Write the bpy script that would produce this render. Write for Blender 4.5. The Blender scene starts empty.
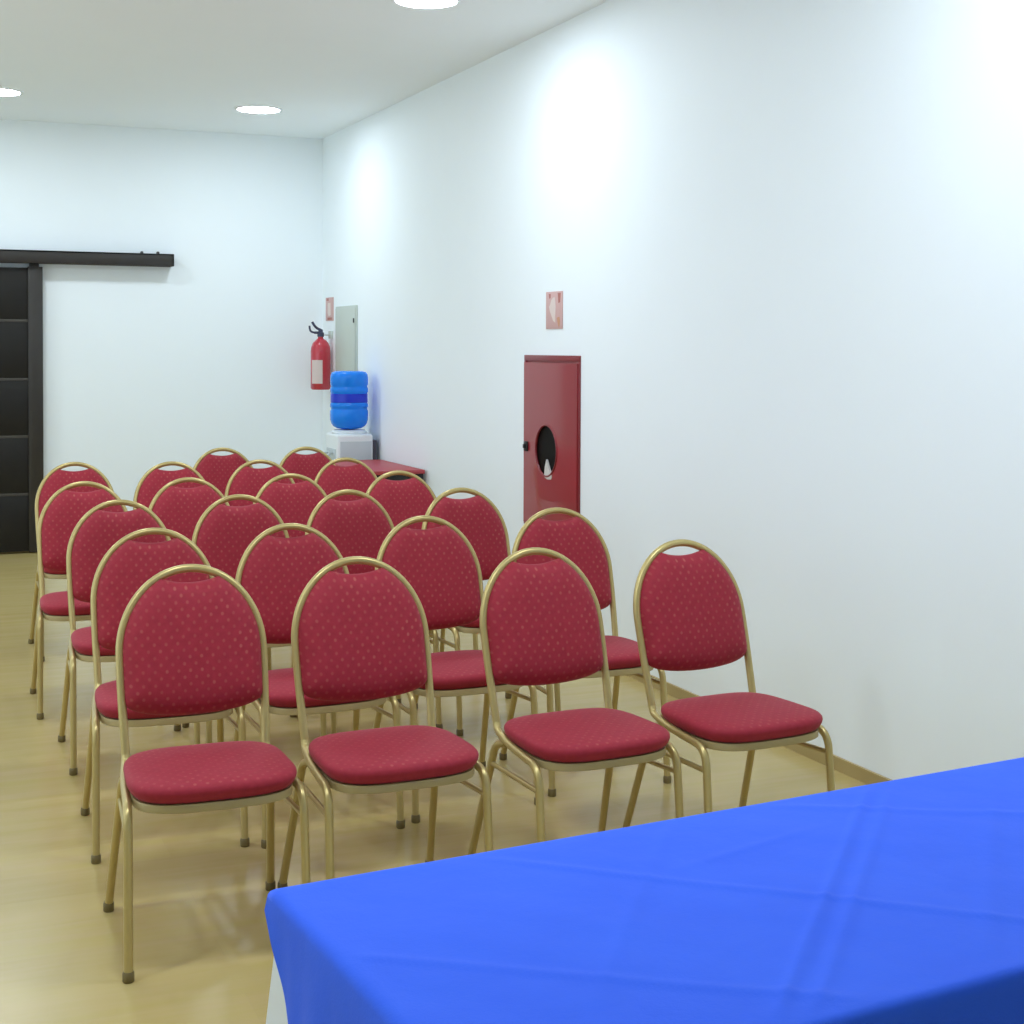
import bpy, bmesh, math, random
from mathutils import Vector, Matrix
random.seed(7)
S = bpy.context.scene
COL = S.collection
PI = math.pi

# ------------------------------------------------------------------ render look
S.view_settings.view_transform = 'Standard'
S.view_settings.look = 'None'
S.view_settings.gamma = 1.0
S.view_settings.use_curve_mapping = False
S.view_settings.exposure = 0.14
S.cycles.use_denoising = True
S.cycles.max_bounces = 14
S.cycles.diffuse_bounces = 12
S.cycles.sample_clamp_indirect = 6.0

# ------------------------------------------------------------------ materials
def srgb(r, g, b):
    def f(c):
        c /= 255.0
        return c / 12.92 if c <= 0.04045 else ((c + 0.055) / 1.055) ** 2.4
    return (f(r), f(g), f(b), 1.0)

class NT:
    def __init__(s, name):
        s.m = bpy.data.materials.new(name)
        s.m.use_nodes = True
        s.t = s.m.node_tree
        s.b = s.t.nodes['Principled BSDF']
    def n(s, typ, **kw):
        nd = s.t.nodes.new(typ)
        for k, v in kw.items():
            setattr(nd, k, v)
        return nd
    def l(s, a, b):
        s.t.links.new(a, b)
    def math(s, op, a, b=None):
        nd = s.n('ShaderNodeMath', operation=op)
        for i, v in enumerate((a, b)):
            if v is None:
                continue
            if isinstance(v, (int, float)):
                nd.inputs[i].default_value = v
            else:
                s.l(v, nd.inputs[i])
        return nd.outputs[0]
    def mix(s, fac, a, b):
        nd = s.n('ShaderNodeMix', data_type='RGBA')
        if isinstance(fac, (int, float)):
            nd.inputs[0].default_value = fac
        else:
            s.l(fac, nd.inputs[0])
        for i, v in ((6, a), (7, b)):
            if isinstance(v, tuple):
                nd.inputs[i].default_value = v
            else:
                s.l(v, nd.inputs[i])
        return nd.outputs[2]
    def noise(s, scale, detail=4, stretch=None, coord='Object', rough=0.5):
        tc = s.n('ShaderNodeTexCoord')
        src = tc.outputs[coord]
        if stretch:
            mp = s.n('ShaderNodeMapping')
            mp.inputs['Scale'].default_value = stretch
            s.l(src, mp.inputs[0]); src = mp.outputs[0]
        nz = s.n('ShaderNodeTexNoise')
        nz.inputs['Scale'].default_value = scale
        nz.inputs['Detail'].default_value = detail
        nz.inputs['Roughness'].default_value = rough
        s.l(src, nz.inputs['Vector'])
        return nz.outputs[0]
    def bump(s, h, strength, dist=0.01):
        bp = s.n('ShaderNodeBump')
        bp.inputs['Strength'].default_value = strength
        bp.inputs['Distance'].default_value = dist
        s.l(h, bp.inputs['Height'])
        s.l(bp.outputs[0], s.b.inputs['Normal'])
    def ramp(s, fac, p0, p1):
        mr = s.n('ShaderNodeMapRange')
        mr.inputs[1].default_value = p0
        mr.inputs[2].default_value = p1
        s.l(fac, mr.inputs[0])
        return mr.outputs[0]

def simple(name, col, rough=0.5, metal=0.0, var=0.06, nscale=12, bump=0.0, coat=0.0, spec=0.5):
    t = NT(name)
    nz = t.noise(nscale)
    dark = (col[0]*(1-var), col[1]*(1-var), col[2]*(1-var), 1)
    lite = (min(1, col[0]*(1+var)), min(1, col[1]*(1+var)), min(1, col[2]*(1+var)), 1)
    t.l(t.mix(nz, dark, lite), t.b.inputs['Base Color'])
    t.b.inputs['Roughness'].default_value = rough
    t.b.inputs['Metallic'].default_value = metal
    t.b.inputs['Coat Weight'].default_value = coat
    t.b.inputs['Specular IOR Level'].default_value = spec
    if bump:
        t.bump(nz, bump, 0.003)
    return t.m

M = {}
M['wall'] = simple('painted_wall', (0.875, 0.935, 0.965), 0.6, var=0.012, nscale=3, bump=0.02)
M['ceil'] = simple('painted_ceiling', (0.88, 0.935, 0.965), 0.75, var=0.01, nscale=3)
M['gold'] = simple('gold_painted_steel', (0.50, 0.39, 0.155, 1), 0.34, metal=0.55, var=0.06, nscale=30)
M['cap'] = simple('brown_plastic_foot', srgb(112, 97, 56), 0.5)
M['rail'] = simple('seat_underframe_board', (0.42, 0.33, 0.15, 1), 0.5, metal=0.3)
M['darkwood'] = simple('dark_stained_wood', srgb(44, 40, 36), 0.38, var=0.2, nscale=14)
M['darkpanel'] = simple('dark_stained_panel', srgb(30, 28, 25), 0.45, var=0.2, nscale=14, spec=0.3)
M['groove'] = simple('bronze_strip', srgb(70, 66, 60), 0.4, var=0.08)
M['dark'] = simple('black_plastic', srgb(26, 25, 24), 0.45)
M['bluedark'] = simple('dark_blue_grey_metal', srgb(58, 60, 84), 0.4)
M['cabred'] = simple('red_enamel', srgb(150, 40, 48), 0.28, var=0.06, nscale=5, coat=0.5)
M['cabframe'] = simple('dark_red_enamel', srgb(132, 40, 46), 0.35, var=0.06)
M['glassdark'] = simple('dark_glazing', srgb(14, 12, 10), 0.5, var=0.05, spec=0.08)
M['hose'] = simple('white_hose_canvas', srgb(205, 200, 195), 0.6)
M['signpink'] = simple('faded_red_sign', srgb(206, 168, 164), 0.6, var=0.03)
M['signlite'] = simple('pale_sign_symbol', srgb(222, 205, 198), 0.6, var=0.03)
M['signdark'] = simple('dull_sign_mark', srgb(178, 112, 104), 0.6, var=0.03)
M['signora'] = simple('orange_sign_mark', srgb(200, 146, 112), 0.6, var=0.03)
M['panel'] = simple('grey_enamel', srgb(190, 198, 190), 0.5, var=0.02)
M['extred'] = simple('extinguisher_red', srgb(190, 40, 58), 0.3, var=0.05, coat=0.6)
M['label'] = simple('paper_label', srgb(214, 196, 190), 0.6, var=0.04)
M['white'] = simple('white_plastic', srgb(228, 234, 236), 0.4, var=0.02)
M['greyfront'] = simple('light_grey_plastic', srgb(190, 200, 204), 0.45, var=0.02)
M['grill'] = simple('grey_condenser', srgb(70, 72, 82), 0.5)
M['bluecap'] = simple('bottle_band_blue', srgb(18, 50, 205), 0.3)
M['tabletop'] = simple('white_table_laminate', srgb(225, 225, 222), 0.4)
M['steel'] = simple('grey_table_steel', srgb(130, 132, 136), 0.35, metal=0.7)
M['redtop'] = simple('dark_red_table_top', srgb(172, 60, 66), 0.45, var=0.05)
M['trimwhite'] = simple('white_trim_ring', srgb(236, 240, 240), 0.5, var=0.01)

def fabric(name, axes):
    t = NT(name)
    tc = t.n('ShaderNodeTexCoord')
    sx = t.n('ShaderNodeSeparateXYZ'); t.l(tc.outputs['Object'], sx.inputs[0])
    u = t.math('MULTIPLY', sx.outputs[axes[0]], 1/0.031)
    v = t.math('MULTIPLY', sx.outputs[axes[1]], 1/0.035)
    a = t.math('SUBTRACT', t.math('FRACT', t.math('ADD', u, v)), 0.5)
    b = t.math('SUBTRACT', t.math('FRACT', t.math('SUBTRACT', u, v)), 0.5)
    r2 = t.math('ADD', t.math('MULTIPLY', a, a), t.math('MULTIPLY', b, b))
    dot = t.math('MULTIPLY', t.ramp(r2, 0.060, 0.006), t.math('ADD', t.math('MULTIPLY', t.ramp(t.noise(14, 2), 0.5, 0.75), 0.45), 0.30))
    if axes == (0, 1):              # the dotted weave does not run onto the seat's side band
        dot = t.math('MULTIPLY', dot, t.math('MULTIPLY', t.ramp(sx.outputs[2], 0.458, 0.465), 0.7))
    nz = t.noise(60, 5)
    base = t.mix(nz, (0.26, 0.0155, 0.029, 1), (0.38, 0.026, 0.046, 1))
    nz2 = t.noise(9, 3)
    gold = t.mix(nz2, (0.34, 0.055, 0.065, 1), (0.56, 0.17, 0.12, 1))
    c = t.mix(dot, base, gold)
    t.l(c, t.b.inputs['Base Color'])
    t.b.inputs['Roughness'].default_value = 0.7
    t.b.inputs['Sheen Weight'].default_value = 0.12
    t.b.inputs['Sheen Roughness'].default_value = 0.4
    t.b.inputs['Sheen Tint'].default_value = (1.0, 0.55, 0.6, 1)
    t.b.inputs['Specular IOR Level'].default_value = 0.25
    t.bump(t.noise(420, 2), 0.15, 0.002)
    return t.m
M['fab_back'] = fabric('red_dotted_fabric_back', (0, 2))
M['fab_seat'] = fabric('red_dotted_fabric_seat', (0, 1))

def floor_mat():
    t = NT('wood_look_floor')
    tc = t.n('ShaderNodeTexCoord')
    br = t.n('ShaderNodeTexBrick')
    br.offset = 0.37
    br.inputs['Scale'].default_value = 1.0
    br.inputs['Brick Width'].default_value = 1.2
    br.inputs['Row Height'].default_value = 0.2
    br.inputs['Mortar Size'].default_value = 0.0012
    br.inputs['Mortar Smooth'].default_value = 0.5
    br.inputs['Bias'].default_value = 0.0
    br.inputs['Color1'].default_value = (0.475, 0.375, 0.128, 1)
    br.inputs['Color2'].default_value = (0.435, 0.335, 0.110, 1)
    br.inputs['Mortar'].default_value = (0.43, 0.335, 0.13, 1)
    t.l(tc.outputs['Object'], br.inputs['Vector'])
    g1 = t.noise(1.0, 6, (1.6, 15, 1), rough=0.6)
    g2 = t.noise(1.0, 3, (0.9, 2.2, 1))
    c1 = t.mix(t.ramp(g1, 0.35, 0.72), br.outputs['Color'], (0.50, 0.375, 0.175, 1))
    c = t.mix(t.math('MULTIPLY', t.ramp(g2, 0.4, 0.8), 0.6), c1, (0.51, 0.405, 0.170, 1))
    t.l(c, t.b.inputs['Base Color'])
    rr = t.math('ADD', t.math('MULTIPLY', g1, 0.10), 0.20)
    t.l(rr, t.b.inputs['Roughness'])
    t.b.inputs['Specular IOR Level'].default_value = 0.45
    t.bump(t.math('ADD', g1, t.math('MULTIPLY', br.outputs['Fac'], -1.0)), 0.03, 0.002)
    return t.m
M['floor'] = floor_mat()
M['skirting'] = simple('wood_look_skirting', (0.41, 0.31, 0.13, 1), 0.4, var=0.1, nscale=6)

def cloth(name, c0, c1, rough=0.8, scale=6):
    t = NT(name)
    nz = t.noise(scale, 4)
    t.l(t.mix(nz, c0, c1), t.b.inputs['Base Color'])
    t.b.inputs['Roughness'].default_value = rough
    t.b.inputs['Specular IOR Level'].default_value = 0.2
    t.b.inputs['Sheen Weight'].default_value = 0.1
    wv = t.noise(5.0, 5, (1, 1, 1))
    t.bump(t.math('ADD', t.math('MULTIPLY', wv, 1.0), t.math('MULTIPLY', t.noise(300, 2), 0.05)), 0.30, 0.02)
    return t.m
M['bluecloth'] = cloth('royal_blue_cloth', (0.024, 0.118, 0.90, 1), (0.034, 0.148, 0.98, 1))
M['whitecloth'] = cloth('white_cloth', (0.80, 0.83, 0.83, 1), (0.86, 0.88, 0.88, 1))

def emis(name, col, strength):
    t = NT(name)
    t.b.inputs['Base Color'].default_value = (0.9, 0.9, 0.9, 1)
    t.b.inputs['Emission Color'].default_value = col
    t.b.inputs['Emission Strength'].default_value = strength
    return t.m
LAMPS = [emis('downlight_diffuser', (0.87, 0.98, 1.09, 1), p) for p in (60.0, 76.0, 96.0)]   # the rows are dimmed towards the back

def bottle_mat():
    t = NT('blue_bottle_plastic')
    nz = t.noise(20, 3)
    t.l(t.mix(nz, (0.012, 0.235, 0.93, 1), (0.02, 0.30, 1.0, 1)), t.b.inputs['Base Color'])
    t.b.inputs['Roughness'].default_value = 0.18
    t.b.inputs['Transmission Weight'].default_value = 0.12
    t.b.inputs['IOR'].default_value = 1.33
    t.b.inputs['Subsurface Weight'].default_value = 0.3
    t.b.inputs['Subsurface Radius'].default_value = (0.02, 0.04, 0.1)
    return t.m
M['bottle'] = bottle_mat()

# ------------------------------------------------------------------ mesh helpers
def obj(name, bm, mat, parent=None, smooth=True, angle=40):
    bmesh.ops.recalc_face_normals(bm, faces=bm.faces[:])
    me = bpy.data.meshes.new(name)
    bm.to_mesh(me); bm.free()
    me.materials.append(mat)
    if smooth:
        for p in me.polygons:
            p.use_smooth = True
        try:
            me.set_sharp_from_angle(angle=math.radians(angle))
        except Exception:
            pass
    o = bpy.data.objects.new(name, me)
    COL.objects.link(o)
    if parent is not None:
        o.parent = parent
    return o

def tag(o, label=None, cat=None, group=None, kind=None):
    if label: o['label'] = label
    if cat: o['category'] = cat
    if group: o['group'] = group
    if kind: o['kind'] = kind
    return o

def thing(name, label, cat, loc=(0, 0, 0), rz=0.0, group=None):
    o = bpy.data.objects.new(name, None)
    o.empty_display_size = 0.1
    COL.objects.link(o)
    o.location = loc; o.rotation_euler = (0, 0, rz)
    return tag(o, label, cat, group)

def box(bm, lo, hi, bevel=0.0, seg=2):
    b = bmesh.new()
    bmesh.ops.create_cube(b, size=1.0)
    for v in b.verts:
        v.co = Vector([lo[i] + (v.co[i] + 0.5) * (hi[i] - lo[i]) for i in range(3)])
    if bevel > 0:
        bmesh.ops.bevel(b, geom=b.edges[:], offset=bevel, segments=seg, profile=0.5, affect='EDGES')
    tmp = bpy.data.meshes.new('tmp'); b.to_mesh(tmp); b.free()
    bm.from_mesh(tmp); bpy.data.meshes.remove(tmp)
    return bm

def boxo(name, lo, hi, mat, parent=None, bevel=0.0):
    return obj(name, box(bmesh.new(), lo, hi, bevel), mat, parent, angle=35)

def tube(bm, pts, r, seg=10, closed=False, caps=True):
    pts = [Vector(p) for p in pts]
    n = len(pts)
    tang = []
    for i in range(n):
        if closed:
            t = pts[(i+1) % n] - pts[(i-1) % n]
        else:
            t = pts[min(i+1, n-1)] - pts[max(i-1, 0)]
        tang.append(t.normalized())
    up = Vector((0, 0, 1))
    if abs(tang[0].dot(up)) > 0.9: up = Vector((1, 0, 0))
    nrm = (up - tang[0]*up.dot(tang[0])).normalized()
    rings = []
    rad = r if isinstance(r, (list, tuple)) else [r]*n
    for i in range(n):
        nrm = (nrm - tang[i]*nrm.dot(tang[i])).normalized()
        bi = tang[i].cross(nrm)
        rings.append([bm.verts.new(pts[i] + (nrm*math.cos(2*PI*k/seg) + bi*math.sin(2*PI*k/seg))*rad[i]) for k in range(seg)])
    m = n if closed else n-1
    for i in range(m):
        a, b = rings[i], rings[(i+1) % n]
        for k in range(seg):
            bm.faces.new((a[k], a[(k+1) % seg], b[(k+1) % seg], b[k]))
    if caps and not closed:
        bm.faces.new(rings[0][::-1]); bm.faces.new(rings[-1])
    return bm

def smooth_path(ctrl, per=6, rounds=None):
    """polyline with rounded corners: every inner control point is replaced by a quadratic arc of the given radius"""
    c = [Vector(p) for p in ctrl]
    out = [c[0]]
    for i in range(1, len(c)-1):
        rr = rounds[i-1] if rounds else 0.04
        d0 = (c[i-1]-c[i]); d1 = (c[i+1]-c[i])
        a = c[i] + d0.normalized()*min(rr, d0.length*0.48)
        b = c[i] + d1.normalized()*min(rr, d1.length*0.48)
        for k in range(per+1):
            t = k/per
            out.append(a*(1-t)**2 + c[i]*2*t*(1-t) + b*t*t)
    out.append(c[-1])
    return out

def lathe(bm, prof, seg=32, center=(0, 0, 0)):
    c = Vector(center)
    rings = []
    for r, z in prof:
        if r < 1e-6:
            rings.append([bm.verts.new(c + Vector((0, 0, z)))])
        else:
            rings.append([bm.verts.new(c + Vector((r*math.cos(2*PI*k/seg), r*math.sin(2*PI*k/seg), z))) for k in range(seg)])
    for a, b in zip(rings[:-1], rings[1:]):
        for k in range(seg):
            k2 = (k+1) % seg
            if len(a) == 1 and len(b) > 1: bm.faces.new((a[0], b[k2], b[k]))
            elif len(b) == 1 and len(a) > 1: bm.faces.new((a[k], a[k2], b[0]))
            elif len(a) > 1: bm.faces.new((a[k], a[k2], b[k2], b[k]))
    return bm

# ------------------------------------------------------------------ room
XR, XL, YB, YF, ZC = 3.162, -1.98, 11.375, -1.9, 3.207
def shell(name, lo, hi, mat):
    o = boxo(name, lo, hi, mat)
    return tag(o, kind='structure')
T = 0.12
shell('floor', (XL-T, YF-T, -0.1), (XR+T, YB+T, 0), M['floor'])
shell('ceiling', (XL-T, YF-T, ZC), (XR+T, YB+T, ZC+0.1), M['ceil'])
shell('wall_right', (XR, YF-T, 0), (XR+T, YB+T, ZC), M['wall'])
FILL_WIN = [(3.4, 6.0), (6.6, 9.2)]  # invented window openings, added out of view to let fill daylight in
bm = bmesh.new()
yy = YF-T
for a, b in FILL_WIN + [(YB+T, None)]:
    box(bm, (XL-T, yy, 0), (XL, a, ZC))
    if b is not None:
        box(bm, (XL-T, a, 0), (XL, b, 0.45)); box(bm, (XL-T, a, 2.65), (XL, b, ZC))
        yy = b
tag(obj('wall_left', bm, M['wall'], smooth=False), kind='structure')
for i, (a, b) in enumerate(FILL_WIN):
    bm = bmesh.new()
    for y0, y1, z0, z1 in ((a, a+0.05, 0.45, 2.65), (b-0.05, b, 0.45, 2.65), (a, b, 0.45, 0.50), (a, b, 2.60, 2.65), ((a+b)/2-0.025, (a+b)/2+0.025, 0.45, 2.65)):
        box(bm, (XL-0.09, y0, z0), (XL-0.03, y1, z1))
    tag(obj('window_%d' % (i+1), bm, M['trimwhite'], smooth=False), kind='structure')  # frames for the added fill-light openings
shell('wall_back', (XL, YB, 0), (XR, YB+T, ZC), M['wall'])
shell('wall_front', (XL, YF-T, 0), (XR, YF, ZC), M['wall'])
shell('baseboard_right', (XR-0.011, YF, 0), (XR, YB, 0.05), M['skirting'])
shell('baseboard_left', (XL, YF, 0), (XL+0.011, YB, 0.05), M['skirting'])
shell('baseboard_back', (XL+0.011, YB-0.011, 0), (XR-0.011, YB, 0.05), M['skirting'])

# sliding door on the back wall, hung from a boxed rail
d = bpy.data.objects.new('door_1', None); COL.objects.link(d); d.location = (0.56, YB-0.06, 0)
tag(d, kind='structure')
DX0, DX1 = -0.44, 0.447
GZ = [0.44, 0.868, 1.292, 1.725]
bm = bmesh.new()
zs = [0.008] + GZ + [2.125]
for a, b in zip(zs[:-1], zs[1:]):
    box(bm, (DX0+0.10, -0.008, a+0.009), (DX1-0.10, 0.02, b-0.009), 0.003)
obj('door_panel', bm, M['darkpanel'], d)
for x0 in (DX0, DX1-0.105):
    boxo('stile', (x0, -0.018, 0.008), (x0+0.105, 0.022, 2.125), M['darkwood'], d, 0.003)
for z in GZ:
    tag(boxo('groove_strip', (DX0+0.10, -0.010, z-0.009), (DX1-0.10, 0.018, z+0.009), M['groove'], d, 0.001))
for x in (DX0+0.05, DX1-0.06):
    boxo('hanger', (x-0.035, -0.012, 2.10), (x+0.035, 0.012, 2.155), M['dark'], d, 0.003)
bm = bmesh.new()
box(bm, (-1.42, -0.075, 2.150), (1.40, -0.060, 2.243), 0.003)
box(bm, (-1.42, -0.075, 2.228), (1.40, 0.058, 2.243), 0.003)
box(bm, (1.386, -0.075, 2.150), (1.40, 0.058, 2.243), 0.003)
box(bm, (-1.42, -0.075, 2.150), (-1.406, 0.058, 2.243), 0.003)
box(bm, (-1.42, 0.03, 2.150), (1.40, 0.058, 2.243), 0.003)
rc = obj('rail_cover', bm, M['darkwood'], d)
for x in (1.17, 1.29, -1.2):
    bm = bmesh.new(); lathe(bm, [(0, 0), (0.012, 0), (0.012, 0.014), (0.006, 0.02), (0, 0.021)], 14, (x, 0.0, 2.243))
    obj('bolt', bm, M['dark'], d)

# ------------------------------------------------------------------ downlights
def downlight(x, y, label):
    t = thing('ceiling_downlight', label, 'ceiling light', (x, y, ZC), 0, 'round ceiling downlights')
    return t
def light_parts(t, mat):
    bm = bmesh.new()
    lathe(bm, [(0.146, -0.0005), (0.146, -0.006), (0.150, -0.009), (0.160, -0.009), (0.166, -0.005), (0.168, -0.0005)], 48)
    obj('trim_ring', bm, M['trimwhite'], t)
    bm = bmesh.new()
    lathe(bm, [(0, -0.0062), (0.08, -0.0060), (0.146, -0.0050)], 48)
    obj('diffuser', bm, mat, t)
LY = [10.14, 6.63, 3.13]
LX = [2.355, 0.62, -1.11]
labs = {(0, 0): 'glowing round downlight nearest the far right corner of the ceiling',
        (0, 1): 'large glowing round downlight cut by the top edge of the photo',
        (1, 0): 'glowing round downlight above the sliding door, cut by the left edge'}
rows0 = {}
for i, x in enumerate(LX):
    for j, y in enumerate(LY):
        t = downlight(x, y, labs.get((i, j), 'round ceiling downlight outside the view'))
        if j not in rows0:
            rows0[j] = t; light_parts(t, LAMPS[j])
        else:
            for ch in rows0[j].children:
                c = ch.copy(); COL.objects.link(c); c.parent = t

# ------------------------------------------------------------------ banquet chair
ZB = 0.452                       # where the back tubes bend forward
A = math.atan2(0.14, 0.474)      # lean of the back
LB = 0.490                       # bend to apex of the centre line
BY = 0.075                       # y of the bend
RT = 0.0115
def back_pt(x, s, n=0.0):
    """point of the leaning back plane; n is the offset towards the sitter"""
    return Vector((x, BY + s*math.sin(A) - n*math.cos(A), ZB + s*math.cos(A) + n*math.sin(A)*-1.0*-1.0))
HW = 0.194; S0 = 0.262; SB = 0.143
def half_w(s):
    if s <= S0:
        return 0.187 + (HW-0.187)*math.sin(PI/2*max(0, s)/S0)
    q = min(1, (s-S0)/(LB-S0))
    return HW*math.sqrt(max(0, 1-q*q))

def make_chair():
    root = thing('banquet_chair', None, 'chair')
    # arch of the back
    bm = bmesh.new()
    pts = []
    for k in range(9): pts.append(back_pt(-half_w(S0*k/9), S0*k/9))
    for k in range(33):
        a = PI - PI*k/32
        pts.append(back_pt(HW*math.cos(a), S0 + (LB-S0)*math.sin(a)))
    for k in range(8, -1, -1): pts.append(back_pt(half_w(S0*k/9), S0*k/9))
    tube(bm, pts, RT, 12)
    obj('back_frame', bm, M['gold'], root)
    # front legs: from the bend forward along the seat side and down
    for s in (-1, 1):
        b0 = back_pt(s*0.187, 0.0)
        ctrl = [b0, (s*0.189, BY-0.012, ZB-0.020), (s*0.204, -0.04, 0.418), (s*0.2175, -0.255, 0.408), (s*0.221, -0.292, 0.018)]
        bm = bmesh.new()
        tube(bm, smooth_path(ctrl, 7, [0.022, 0.10, 0.055]), RT, 12)
        lg = obj('leg', bm, M['gold'], root)
        bm = bmesh.new()
        lathe(bm, [(0, 0), (0.0125, 0), (0.0145, 0.003), (0.0145, 0.022), (0.012, 0.026)], 16, (s*0.221, -0.292, 0))
        obj('foot_cap', bm, M['cap'], lg)
    # rear legs
    for s in (-1, 1):
        bm = bmesh.new()
        tube(bm, smooth_path([(s*0.190, 0.005, 0.409), (s*0.197, 0.060, 0.395), (s*0.222, 0.182, 0.018)], 7, [0.03]), RT, 12)
        lg = obj('leg', bm, M['gold'], root)
        bm = bmesh.new()
        lathe(bm, [(0, 0), (0.0125, 0), (0.0145, 0.003), (0.0145, 0.022), (0.012, 0.026)], 16, (s*0.222, 0.182, 0))
        obj('foot_cap', bm, M['cap'], lg)
    # side stretchers
    for s in (-1, 1):
        bm = bmesh.new()
        tube(bm, [(s*0.2195, -0.261, 0.345), (s*0.201, 0.080, 0.335)], 0.0075, 10)
        obj('stretcher', bm, M['gold'], root)
    # seat outline
    def seat_outline(k, n, sc=1.0):
        a = 2*PI*k/n
        c, s_ = math.cos(a), math.sin(a)
        e = 2/4.0
        x = math.copysign(abs(c)**e, c); y = math.copysign(abs(s_)**e, s_)
        yy = -0.112 + 0.192*y*sc
        w = 0.198 + 0.017*(1-y)*0.5 + 0.004*(1-y*y)
        fr = -0.012*max(0, -y)*(1-x*x)
        return x*w*sc, yy + fr*sc
    bm = bmesh.new()
    N = 56
    fr = [seat_outline(k, N, 0.965) for k in range(N)]
    loops = []
    for (sc, z) in ((0.945, 0.4195), (0.95, 0.417), (0.95, 0.400), (0.935, 0.398), (0.88, 0.398), (0.88, 0.4195)):
        loops.append([bm.verts.new((*seat_outline(k, N, sc), z)) for k in range(N)])
    for a, b in zip(loops, loops[1:]+loops[:1]):
        for k in range(N):
            bm.faces.new((a[k], a[(k+1) % N], b[(k+1) % N], b[k]))
    obj('seat_frame', bm, M['rail'], root)
    bm = bmesh.new()
    prof = [(0.89, 0.4195), (0.935, 0.4235), (0.968, 0.431), (0.990, 0.440), (1.0, 0.4485), (0.994, 0.456), (0.968, 0.4625), (0.91, 0.4668), (0.82, 0.470), (0.66, 0.473), (0.44, 0.4752), (0.2, 0.4765)]
    loops = [[bm.verts.new((*seat_outline(k, N, sc), z)) for k in range(N)] for sc, z in prof]
    for a, b in zip(loops[:-1], loops[1:]):
        for k in range(N):
            bm.faces.new((a[k], a[(k+1) % N], b[(k+1) % N], b[k]))
    c = bm.verts.new((0, -0.112, 0.4768))
    for k in range(N): bm.faces.new((loops[-1][k], loops[-1][(k+1) % N], c))
    bm.faces.new(loops[0][::-1])
    obj('seat', bm, M['fab_seat'], root, angle=70)
    # back pad outline (x, s)
    out = []
    g = 0.006
    xt = 0.080
    st = S0 + (LB-S0)*math.sqrt(1-(xt/HW)**2) - 0.006
    for k in range(17):                       # top, concave, left to right
        x = -xt + 2*xt*k/16
        out.append((x, st - 0.014*(1-(x/xt)**2)))
    a0 = math.acos(xt/HW)
    for k in range(1, 15):                    # right arch, down
        a = a0*(1-k/14)
        out.append(((HW-g)*math.cos(a), S0 + (LB-S0-g)*math.sin(a)))
    for k in range(1, 9):
        s_ = S0 - (S0-SB)*k/8
        out.append((half_w(s_)-g, s_))
    xb = out[-1][0]
    for k in range(1, 22):                    # bottom, convex, right to left
        a = PI*k/22
        x = xb*math.cos(a)
        out.append((x, SB - 0.052*abs(math.sin(a))**0.75))
    for k in range(8, 0, -1):
        s_ = S0 - (S0-SB)*k/8
        out.append((-(half_w(s_)-g), s_))
    for k in range(14, 0, -1):
        a = a0*(1-k/14)
        out.append((-(HW-g)*math.cos(a), S0 + (LB-S0-g)*math.sin(a)))
    cx, cs = 0.0, 0.27
    bm = bmesh.new()
    K = len(out)
    lay = [(0.0, -0.018), (0.35, -0.018), (0.72, -0.017), (0.92, -0.014), (0.985, -0.008), (1.0, 0.0), (1.0, 0.004), (0.99, 0.011), (0.965, 0.021), (0.92, 0.031), (0.85, 0.040), (0.75, 0.047), (0.6, 0.052), (0.35, 0.055), (0.0, 0.056)]
    rings = []
    for sc, n in lay:
        if sc == 0:
            rings.append([bm.verts.new(back_pt(cx, cs, n))])
        else:
            rings.append([bm.verts.new(back_pt(cx + (x-cx)*sc, cs + (s_-cs)*sc, n)) for x, s_ in out])
    for a, b in zip(rings[:-1], rings[1:]):
        for k in range(K):
            k2 = (k+1) % K
            if len(a) == 1: bm.faces.new((a[0], b[k], b[k2]))
            elif len(b) == 1: bm.faces.new((a[k], a[k2], b[0]))
            else: bm.faces.new((a[k], a[k2], b[k2], b[k]))
    obj('backrest', bm, M['fab_back'], root, angle=75)
    return root

def copy_tree(o, parent=None):
    c = o.copy(); COL.objects.link(c)
    if parent is not None:
        c.parent = parent
    for ch in list(o.children):
        copy_tree(ch, c)
    return c

# rows from the table (A) to the back wall (F); apex of each back and turn in degrees
ROWS = [
    [(0.748, 4.068, -2), (1.220, 4.043, 0.8), (1.777, 4.024, 3), (2.285, 4.027, 4)],
    [(0.787, 4.930, -3), (1.241, 4.891, 2), (1.745, 4.939, 2), (2.304, 5.007, -2)],
    [(0.808, 5.890, -1), (1.292, 5.927, 0), (1.765, 5.965, 2), (2.245, 5.874, 3)],
    [(0.774, 6.750, -1.5), (1.242, 6.778, 1), (1.735, 6.821, 0), (2.270, 6.797, 0)],
    [(0.858, 7.900, 1), (1.335, 7.756, -1), (1.800, 7.732, 1), (2.268, 7.706, 0)],
    [(1.802, 8.722, 0), (2.296, 8.637, 1)],
]
ROWNAME = ['in the front row, nearest the blue table', 'in the second row from the blue table', 'in the third row from the blue table',
           'in the fourth row from the blue table', 'in the fifth row from the blue table', 'in the sixth row by the back wall']
COLNAME = ['leftmost red dotted banquet chair', 'second from left red dotted banquet chair', 'third from left red dotted banquet chair', 'rightmost red dotted banquet chair']
chair0 = make_chair()
AY = BY + LB*math.sin(A)
first = True
for ri, row in enumerate(ROWS):
    for ci, (x, y, r) in enumerate(row):
        o = chair0 if first else copy_tree(chair0)
        first = False
        a = math.radians(r)
        o.rotation_euler = (0, 0, a)
        off = Vector((-math.sin(a)*AY, math.cos(a)*AY))
        o.location = (x-off.x, y-off.y, 0)
        if ri == 5:
            lab = ['left one of the two red banquet chairs ', 'right one of the two red banquet chairs '][ci] + ROWNAME[ri]
        else:
            lab = COLNAME[ci] + ' ' + ROWNAME[ri]
        tag(o, lab, 'chair', 'red banquet chairs set out in rows')

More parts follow.
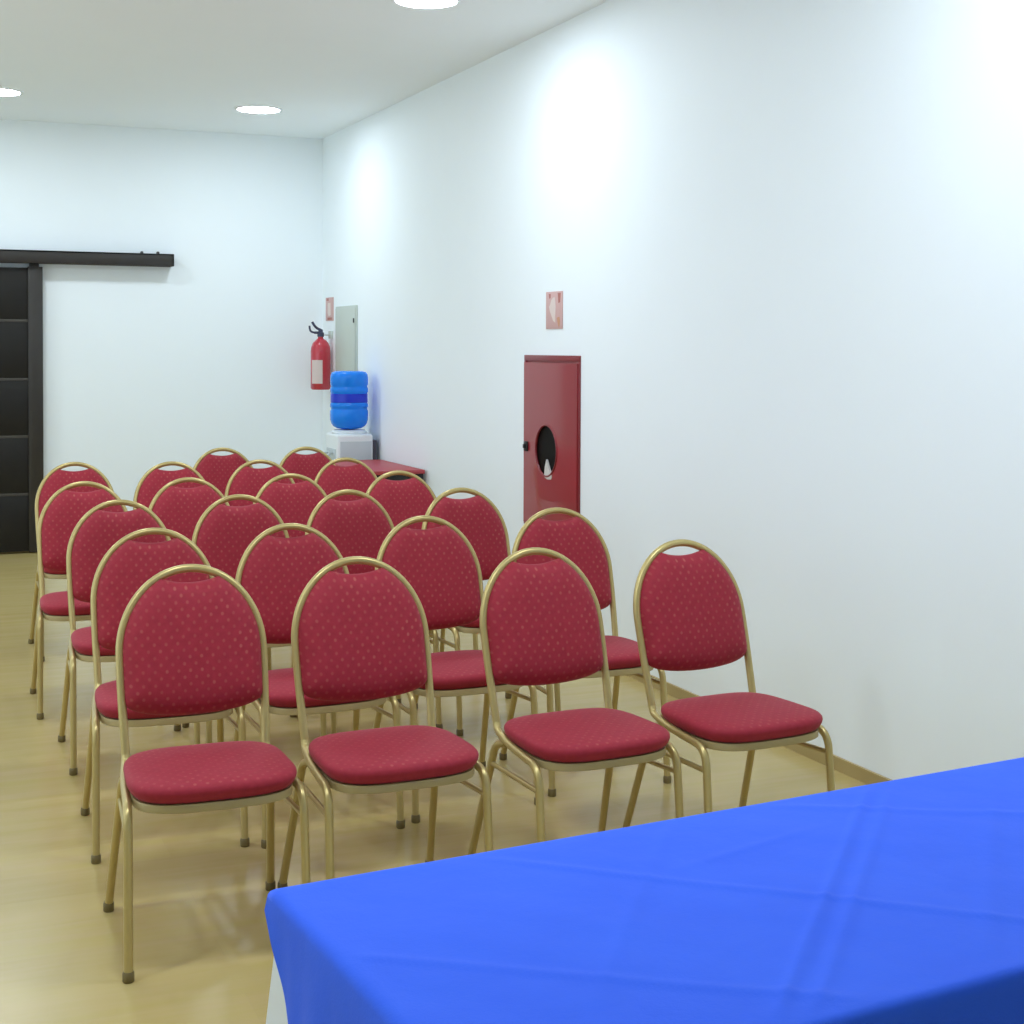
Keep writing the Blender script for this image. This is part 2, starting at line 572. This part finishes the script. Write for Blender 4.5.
# ------------------------------------------------------------------ conference table with two cloths
TROT = math.radians(4.6)
T0 = Vector((0.506, 2.094, 0))        # far left corner
TL, TD = 1.80, 0.708
table = thing('folding_table', 'long table hidden under white and blue cloths in the foreground', 'table', (T0.x, T0.y, 0), TROT)
boxo('tabletop', (0.020, -TD+0.020, 0.700), (TL-0.020, -0.020, 0.732), M['tabletop'], table, 0.006)
for x in (0.14, TL-0.14):
    for y in (-0.12, -TD+0.12):
        bm = bmesh.new(); tube(bm, [(x, y, 0.0), (x, y, 0.702)], 0.016, 12)
        obj('leg', bm, M['steel'], table)

def crease_field(x, y):
    """raised fold lines left by the way the cloth was folded, plus soft wrinkles"""
    h = 0.0
    for (x0, y0, x1, y1, amp, w) in CREASES:
        dx, dy = x1-x0, y1-y0
        L = math.hypot(dx, dy)
        t = ((x-x0)*dx + (y-y0)*dy)/L
        dist = abs((x-x0)*dy - (y-y0)*dx)/L
        m = max(0.0, min(1.0, (t+0.08)/0.12))*max(0.0, min(1.0, (L+0.08-t)/0.12))
        h += 0.95*amp*m*math.exp(-(dist/w)**2)
    h += 0.0010*math.sin(9*x+4*y+0.6)*math.sin(13*y-3*x) + 0.0006*math.sin(31*x+11*y)*math.sin(23*y+8*x)
    return h
CREASES = [(1.09, -0.05, 0.43, -0.65, 0.0040, 0.008), (1.125, -0.07, 0.47, -0.67, 0.0030, 0.008),
           (0.36, -0.06, 0.98, -0.68, 0.0028, 0.009), (0.0, -0.265, 0.52, -0.68, 0.0026, 0.009),
           (0.68, -0.03, 0.25, -0.52, 0.0018, 0.010), (0.90, -0.03, 1.50, -0.42, 0.0022, 0.012),
           (1.40, -0.05, 0.80, -0.62, 0.0016, 0.012), (0.62, -0.20, 0.86, -0.16, 0.0016, 0.010)]

def drape(bm, x0, x1, y0, y1, z, drop, wave, nx, ny, field=None, rad=0.014, rows=16, flare=0.03):
    xs = [x0 + (x1-x0)*i/nx for i in range(nx+1)]
    ys = [y0 + (y1-y0)*j/ny for j in range(ny+1)]
    g = {}
    for i, x in enumerate(xs):
        for j, y in enumerate(ys):
            e = min(x-x0, x1-x, y-y0, y1-y)
            f = field(x, y)*min(1, e/0.03) if field else 0
            g[i, j] = bm.verts.new((x, y, z+f))
    for i in range(nx):
        for j in range(ny):
            bm.faces.new((g[i, j], g[i+1, j], g[i+1, j+1], g[i, j+1]))
    loop = [(i, 0) for i in range(nx)] + [(nx, j) for j in range(ny)] + [(i, ny) for i in range(nx, 0, -1)] + [(0, j) for j in range(ny, 0, -1)]
    prev = [g[k] for k in loop]
    n = len(loop)
    info = []
    for (i, j) in loop:
        nxv = (-1 if i == 0 else 1 if i == nx else 0); nyv = (-1 if j == 0 else 1 if j == ny else 0)
        info.append((xs[i], ys[j], Vector((nxv, nyv, 0))))
    for r in range(1, rows+1):
        cur = []
        for k, (x, y, nv) in enumerate(info):
            D = drop(x, y, nv)
            if r <= 4:
                a = PI/2*r/4
                out = rad*math.sin(a); dz = rad*(1-math.cos(a))
                dz = min(dz, D)
            else:
                t = (r-4)/(rows-4)
                dz = rad + (max(D, rad+0.002)-rad)*t
                out = rad + t*(flare*min(1, D/0.4)) + wave(k/n, x, y)*t*min(1, D/0.2)
            p = Vector((x, y, z-dz)) + nv*out
            cur.append(bm.verts.new(p))
        for k in range(n):
            bm.faces.new((prev[k], prev[(k+1) % n], cur[(k+1) % n], cur[k]))
        prev = cur
    return bm

bm = bmesh.new()
drape(bm, 0.016, TL-0.016, -TD+0.016, -0.016, 0.7345, lambda x, y, n: 0.722,
      lambda f, x, y: 0.010*math.sin(34*(x+y)) + 0.006*math.sin(57*x-41*y+1), 72, 34, rows=22, rad=0.006, flare=0.062)
wc = obj('tablecloth', bm, M['whitecloth'], None, angle=80)
wc.location = (T0.x, T0.y, 0); wc.rotation_euler = (0, 0, TROT)
tag(wc, 'white floor-length cloth showing at the corner beneath the blue tablecloth', 'tablecloth')

def blue_drop(x, y, n):
    if n.x < 0 and n.y == 0:
        return max(0.040, min(0.34, 0.040 + 1.15*(0.0-y)))
    if n.y > 0:
        return max(0.030, min(0.24, 0.030 + 0.5*x))
    return 0.34
bm = bmesh.new()
drape(bm, 0.010, TL-0.010, -TD+0.010, -0.010, 0.7415, blue_drop,
      lambda f, x, y: 0.006*math.sin(26*(x+y)+0.7) + 0.003*math.sin(49*x-63*y), 200, 90, field=crease_field, rows=18, rad=0.016, flare=0.02)
bc = obj('tablecloth', bm, M['bluecloth'], None, angle=80)
bc.location = (T0.x, T0.y, 0); bc.rotation_euler = (0, 0, TROT)
tag(bc, 'royal blue creased tablecloth spread over the long foreground table', 'tablecloth')

# ------------------------------------------------------------------ fire hose cabinet on the right wall
fc = thing('fire_hose_cabinet', 'red metal fire hose cabinet with round dark window on the right wall', 'fire hose cabinet', (XR, 6.925, 0.58))
W2, CH = 0.347, 0.92
bm = bmesh.new()
box(bm, (-0.010, -W2, 0.03), (0.0, -W2+0.03, CH-0.03), 0.001); box(bm, (-0.010, W2-0.03, 0.03), (0.0, W2, CH-0.03), 0.001)
box(bm, (-0.010, -W2, CH-0.03), (0.0, W2, CH), 0.001); box(bm, (-0.010, -W2, 0), (0.0, W2, 0.03), 0.001)
box(bm, (-0.0042, -W2+0.006, 0.006), (0.0, W2-0.006, CH-0.006))
obj('cabinet_frame', bm, M['cabframe'], fc)
# door plate with a round hole
def plate_with_hole(bm, y0, y1, z0, z1, cy, cz, r, xf, xb, n=48):
    angs = [2*PI*k/n for k in range(n)]
    def edge(a):
        c, s = math.cos(a), math.sin(a)
        ts = []
        if c > 1e-6: ts.append((y1-cy)/c)
        if c < -1e-6: ts.append((y0-cy)/c)
        if s > 1e-6: ts.append((z1-cz)/s)
        if s < -1e-6: ts.append((z0-cz)/s)
        t = min(ts); return cy+c*t, cz+s*t
    for c in ((y0, z0), (y1, z0), (y1, z1), (y0, z1)):
        angs.append(math.atan2(c[1]-cz, c[0]-cy) % (2*PI))
    angs = sorted(set(round(a, 6) for a in angs))
    m = len(angs)
    R = []
    for xx in (xf, xb):
        R.append(([bm.verts.new((xx, cy+r*math.cos(a), cz+r*math.sin(a))) for a in angs], [bm.verts.new((xx, *edge(a))) for a in angs]))
    for k in range(m):
        k2 = (k+1) % m
        (fi, fo), (bi, bo) = R
        bm.faces.new((fi[k], fi[k2], fo[k2], fo[k])); bm.faces.new((bi[k], bo[k], bo[k2], bi[k2]))
        bm.faces.new((fi[k], bi[k], bi[k2], fi[k2])); bm.faces.new((fo[k], fo[k2], bo[k2], bo[k]))
    return bm
WY, WZ, WR = 0.038, 0.418, 0.135
bm = bmesh.new()
plate_with_hole(bm, -W2+0.012, W2-0.012, 0.014, CH-0.04, WY, WZ, WR, -0.016, -0.004)
dr = obj('cabinet_door', bm, M['cabred'], fc, angle=30)
bm = bmesh.new()
ring = [(-0.016, WY+WR*math.cos(2*PI*k/40), WZ+WR*math.sin(2*PI*k/40)) for k in range(40)]
tube(bm, ring, 0.006, 8, closed=True)
obj('window_ring', bm, M['cabframe'], dr)
bm = bmesh.new()
vs = [bm.verts.new((-0.008, WY+WR*math.cos(2*PI*k/40), WZ+WR*math.sin(2*PI*k/40))) for k in range(40)]
vb = [bm.verts.new((-0.0046, v.co.y, v.co.z)) for v in vs]
bm.faces.new(vs); bm.faces.new(vb[::-1])
for k in range(40): bm.faces.new((vs[k], vs[(k+1) % 40], vb[(k+1) % 40], vb[k]))
obj('window_pane', bm, M['glassdark'], dr)
bm = bmesh.new()
# pale nozzle tip showing at the foot of the window
vs = [(-0.0185, 0.030, 0.372), (-0.0185, -0.006, 0.322), (-0.0185, -0.038, 0.290), (-0.0185, -0.030, 0.272), (-0.0185, 0.020, 0.268), (-0.0185, 0.060, 0.280), (-0.0185, 0.050, 0.330)]
f0 = [bm.verts.new(v) for v in vs]; f1 = [bm.verts.new((v[0]+0.010, v[1], v[2])) for v in vs]
bm.faces.new(f0); bm.faces.new(f1[::-1])
for k in range(len(vs)): bm.faces.new((f0[k], f0[(k+1) % len(vs)], f1[(k+1) % len(vs)], f1[k]))
obj('hose_nozzle', bm, M['hose'], dr)
bm = bmesh.new()
box(bm, (-0.026, W2-0.075, 0.40), (-0.014, W2-0.030, 0.452), 0.003); box(bm, (-0.036, W2-0.060, 0.415), (-0.024, W2-0.042, 0.437), 0.003)
obj('latch', bm, M['dark'], dr)

# ------------------------------------------------------------------ wall signs
def sign(y, z, w, h, label):
    t = thing('safety_sign', label, 'sign', (XR, y, z))
    boxo('sign_plate', (-0.004, -w/2, -h/2), (-0.0005, w/2, h/2), M['signpink'], t, 0.001)
    return t
def poly(name, parent, pts, mat, x=-0.0048, th=0.0012):
    bm = bmesh.new()
    f0 = [bm.verts.new((x, p[0], p[1])) for p in pts]; f1 = [bm.verts.new((x+th, p[0], p[1])) for p in pts]
    bm.faces.new(f0); bm.faces.new(f1[::-1])
    for k in range(len(pts)): bm.faces.new((f0[k], f0[(k+1) % len(pts)], f1[(k+1) % len(pts)], f1[k]))
    return obj(name, bm, mat, parent, smooth=False)
s1 = sign(6.897, 1.735, 0.205, 0.195, 'small faded red square sign on the wall above the fire hose cabinet')
# viewed from the room +y is to the left
poly('sign_symbol', s1, [(-0.012, 0.068), (-0.020, 0.02), (-0.016, -0.03), (-0.018, -0.066), (0.010, -0.054), (0.030, -0.030), (0.052, -0.004), (0.062, 0.018), (0.044, 0.036), (0.034, 0.054), (0.012, 0.066)], M['signlite'])
poly('sign_mark', s1, [(-0.046, 0.088), (-0.084, 0.088), (-0.074, 0.040), (-0.056, 0.036)], M['signdark'])
poly('sign_mark', s1, [(0.040, 0.086), (0.066, 0.086), (0.060, 0.062), (0.044, 0.064)], M['signdark'])
poly('sign_mark', s1, [(-0.036, -0.040), (-0.066, -0.034), (-0.076, -0.060), (-0.064, -0.092), (-0.048, -0.070)], M['signora'])
s2 = sign(11.16, 1.838, 0.22, 0.185, 'small faded red sign above the fire extinguisher near the room corner')
poly('sign_symbol', s2, [(-0.030, 0.050), (0.040, 0.050), (0.046, -0.030), (0.02, -0.055), (-0.036, -0.048)], M['signlite'])
poly('sign_mark', s2, [(0.02, 0.086), (0.08, 0.086), (0.08, 0.066), (0.02, 0.066)], M['signdark'])
poly('sign_mark', s2, [(-0.07, -0.066), (0.05, -0.066), (0.05, -0.084), (-0.07, -0.084)], M['signdark'])

# ------------------------------------------------------------------ electrical panel box
pb = thing('electrical_panel', 'pale grey wall box mounted above the water dispenser', 'electrical panel', (XR, 10.682, 1.22))
boxo('enclosure', (-0.012, -0.278, 0), (0.002, 0.278, 0.632), M['panel'], pb, 0.004)
pd = boxo('panel_door', (-0.018, -0.262, 0.016), (-0.0115, 0.262, 0.616), M['panel'], pb, 0.003)
boxo('latch', (-0.024, -0.245, 0.50), (-0.0175, -0.225, 0.535), M['dark'], pd, 0.002)

# ------------------------------------------------------------------ fire extinguisher
ex = thing('fire_extinguisher', 'red fire extinguisher with pale label hung in the far right corner', 'fire extinguisher', (3.07, 11.10, 1.205))
R = 0.078
bm = bmesh.new()
lathe(bm, [(0, 0.008), (0.05, 0.004), (0.068, 0), (R, 0.012), (R, 0.30), (0.074, 0.335), (0.060, 0.368), (0.036, 0.392), (0.022, 0.402), (0.022, 0.418), (0, 0.418)], 36)
cyl = obj('cylinder', bm, M['extred'], ex)
bm = bmesh.new()
c0 = math.atan2(-0.80, -0.62)
a0, a1 = c0-0.62, c0+0.58
v0 = [bm.verts.new(((R+0.001)*math.cos(a0+(a1-a0)*k/12), (R+0.001)*math.sin(a0+(a1-a0)*k/12), 0.048)) for k in range(13)]
v1 = [bm.verts.new((v.co.x, v.co.y, 0.232)) for v in v0]
for k in range(12): bm.faces.new((v0[k], v0[k+1], v1[k+1], v1[k]))
obj('paper_label', bm, M['label'], cyl)
bm = bmesh.new()
lathe(bm, [(0, 0.415), (0.026, 0.415), (0.026, 0.445), (0.018, 0.452), (0.018, 0.468), (0, 0.468)], 20)
box(bm, (-0.050, -0.016, 0.436), (0.0, 0.016, 0.456), 0.003)
vl = obj('valve', bm, M['bluedark'], ex)
bm = bmesh.new()
tube(bm, smooth_path([(0.012, 0, 0.462), (-0.040, 0.0, 0.485), (-0.068, 0.0, 0.530)], 6, [0.04]), 0.010, 8)
obj('handle', bm, M['bluedark'], vl)
bm = bmesh.new()
tube(bm, smooth_path([(-0.045, 0, 0.445), (-0.085, 0, 0.455), (-0.090, 0, 0.500)], 6, [0.03]), 0.008, 8)
obj('trigger', bm, M['bluedark'], vl)
bm = bmesh.new()
box(bm, (0.070, -0.03, 0.40), (0.0955, 0.03, 0.46), 0.002); box(bm, (0.0, -0.012, 0.424), (0.08, 0.012, 0.434), 0.002)
obj('wall_bracket', bm, M['panel'], ex)

# ------------------------------------------------------------------ water dispenser
wd = thing('water_dispenser', 'white water dispenser under the blue bottle beside the right wall', 'water dispenser', (2.975, 10.0, 0))
bm = bmesh.new(); box(bm, (-0.130, -0.155, 0.0), (0.132, 0.155, 0.925), 0.018, 3)
bd = obj('body', bm, M['white'], wd)
boxo('side_panel', (-0.110, -0.159, 0.05), (0.118, -0.153, 0.875), M['greyfront'], bd, 0.002)
boxo('drip_recess', (-0.134, -0.115, 0.60), (-0.128, 0.115, 0.82), M['greyfront'], bd, 0.002)
bm = bmesh.new()
for k in range(20): box(bm, (0.146, -0.13, 0.10+0.038*k), (0.152, 0.13, 0.112+0.038*k))
box(bm, (0.150, -0.145, 0.06), (0.162, 0.145, 0.88), 0.003); box(bm, (0.131, -0.14, 0.06), (0.152, -0.12, 0.88)); box(bm, (0.131, 0.12, 0.06), (0.152, 0.14, 0.88))
obj('condenser', bm, M['grill'], wd)
for y, m in ((-0.05, M['greyfront']), (0.05, M['greyfront'])):
    bm = bmesh.new(); tube(bm, smooth_path([(-0.128, y, 0.79), (-0.165, y, 0.79), (-0.165, y, 0.755)], 5, [0.015]), 0.010, 10)
    obj('tap', bm, m, wd)
bm = bmesh.new()
lathe(bm, [(0.06, 0.9235), (0.120, 0.9235), (0.126, 0.935), (0.112, 0.950), (0.075, 0.952), (0.06, 0.945)], 36)
obj('bottle_collar', bm, M['white'], wd)

wb = thing('water_bottle', 'translucent blue water bottle upended on the white dispenser', 'water bottle', (2.975, 10.0, 0.0))
bm = bmesh.new()
pr = [(0, 0.955), (0.030, 0.954), (0.052, 0.956), (0.088, 0.962), (0.112, 0.975), (0.127, 0.996), (0.134, 1.022), (0.135, 1.05),
      (0.1345, 1.085), (0.1295, 1.095), (0.1295, 1.105), (0.1345, 1.115), (0.1345, 1.135)]
pr += [(0.1295, 1.142), (0.1295, 1.212), (0.1345, 1.220), (0.1345, 1.245), (0.1295, 1.255), (0.1295, 1.263), (0.1345, 1.273),
       (0.135, 1.320), (0.131, 1.345), (0.120, 1.361), (0.100, 1.368), (0.05, 1.362), (0, 1.360)]
lathe(bm, pr, 44)
wbo = obj('bottle_shell', bm, M['bottle'], wb)
bm = bmesh.new()
lathe(bm, [(0.1300, 1.146), (0.1318, 1.148), (0.1318, 1.206), (0.1300, 1.208)], 44)
obj('label_band', bm, M['bluecap'], wb)

# ------------------------------------------------------------------ low red-topped table by the dispenser
st = thing('side_table', 'low dark table with a dark red top against the right wall', 'table', (2.94, 9.35, 0))
boxo('tabletop', (-0.20, -0.49, 0.722), (0.205, 0.45, 0.748), M['redtop'], st, 0.004)
boxo('apron', (-0.17, -0.465, 0.655), (0.19, 0.43, 0.7215), M['dark'], st, 0.003)
for x in (-0.185, 0.165):
    for y in (-0.475, 0.40):
        boxo('leg', (x, y, 0), (x+0.035, y+0.035, 0.7215), M['dark'], st, 0.003)

# ------------------------------------------------------------------ world and camera
w = bpy.data.worlds.new('room_world'); S.world = w
w.use_nodes = True
bg = w.node_tree.nodes['Background']
bg.inputs[0].default_value = (0.84, 0.98, 1.12, 1); bg.inputs[1].default_value = 1.5

cd = bpy.data.cameras.new('camera'); cam = bpy.data.objects.new('camera', cd); COL.objects.link(cam)
cd.sensor_width = 36.0
cd.lens = 1454.06/1024*36.0
cd.shift_x = -2.6/1024
cd.shift_y = -127.85/1024
cd.clip_start = 0.02
r_ = Vector((0.9201, -0.3916, 0.0038)); f_ = Vector((0.3916, 0.9198, -0.025)).normalized()
r_ = (r_ - f_*r_.dot(f_)).normalized(); u_ = r_.cross(f_)
m = Matrix((( r_.x, u_.x, -f_.x, 0), (r_.y, u_.y, -f_.y, 0), (r_.z, u_.z, -f_.z, 1.5386), (0, 0, 0, 1)))
cam.matrix_world = m
S.camera = cam
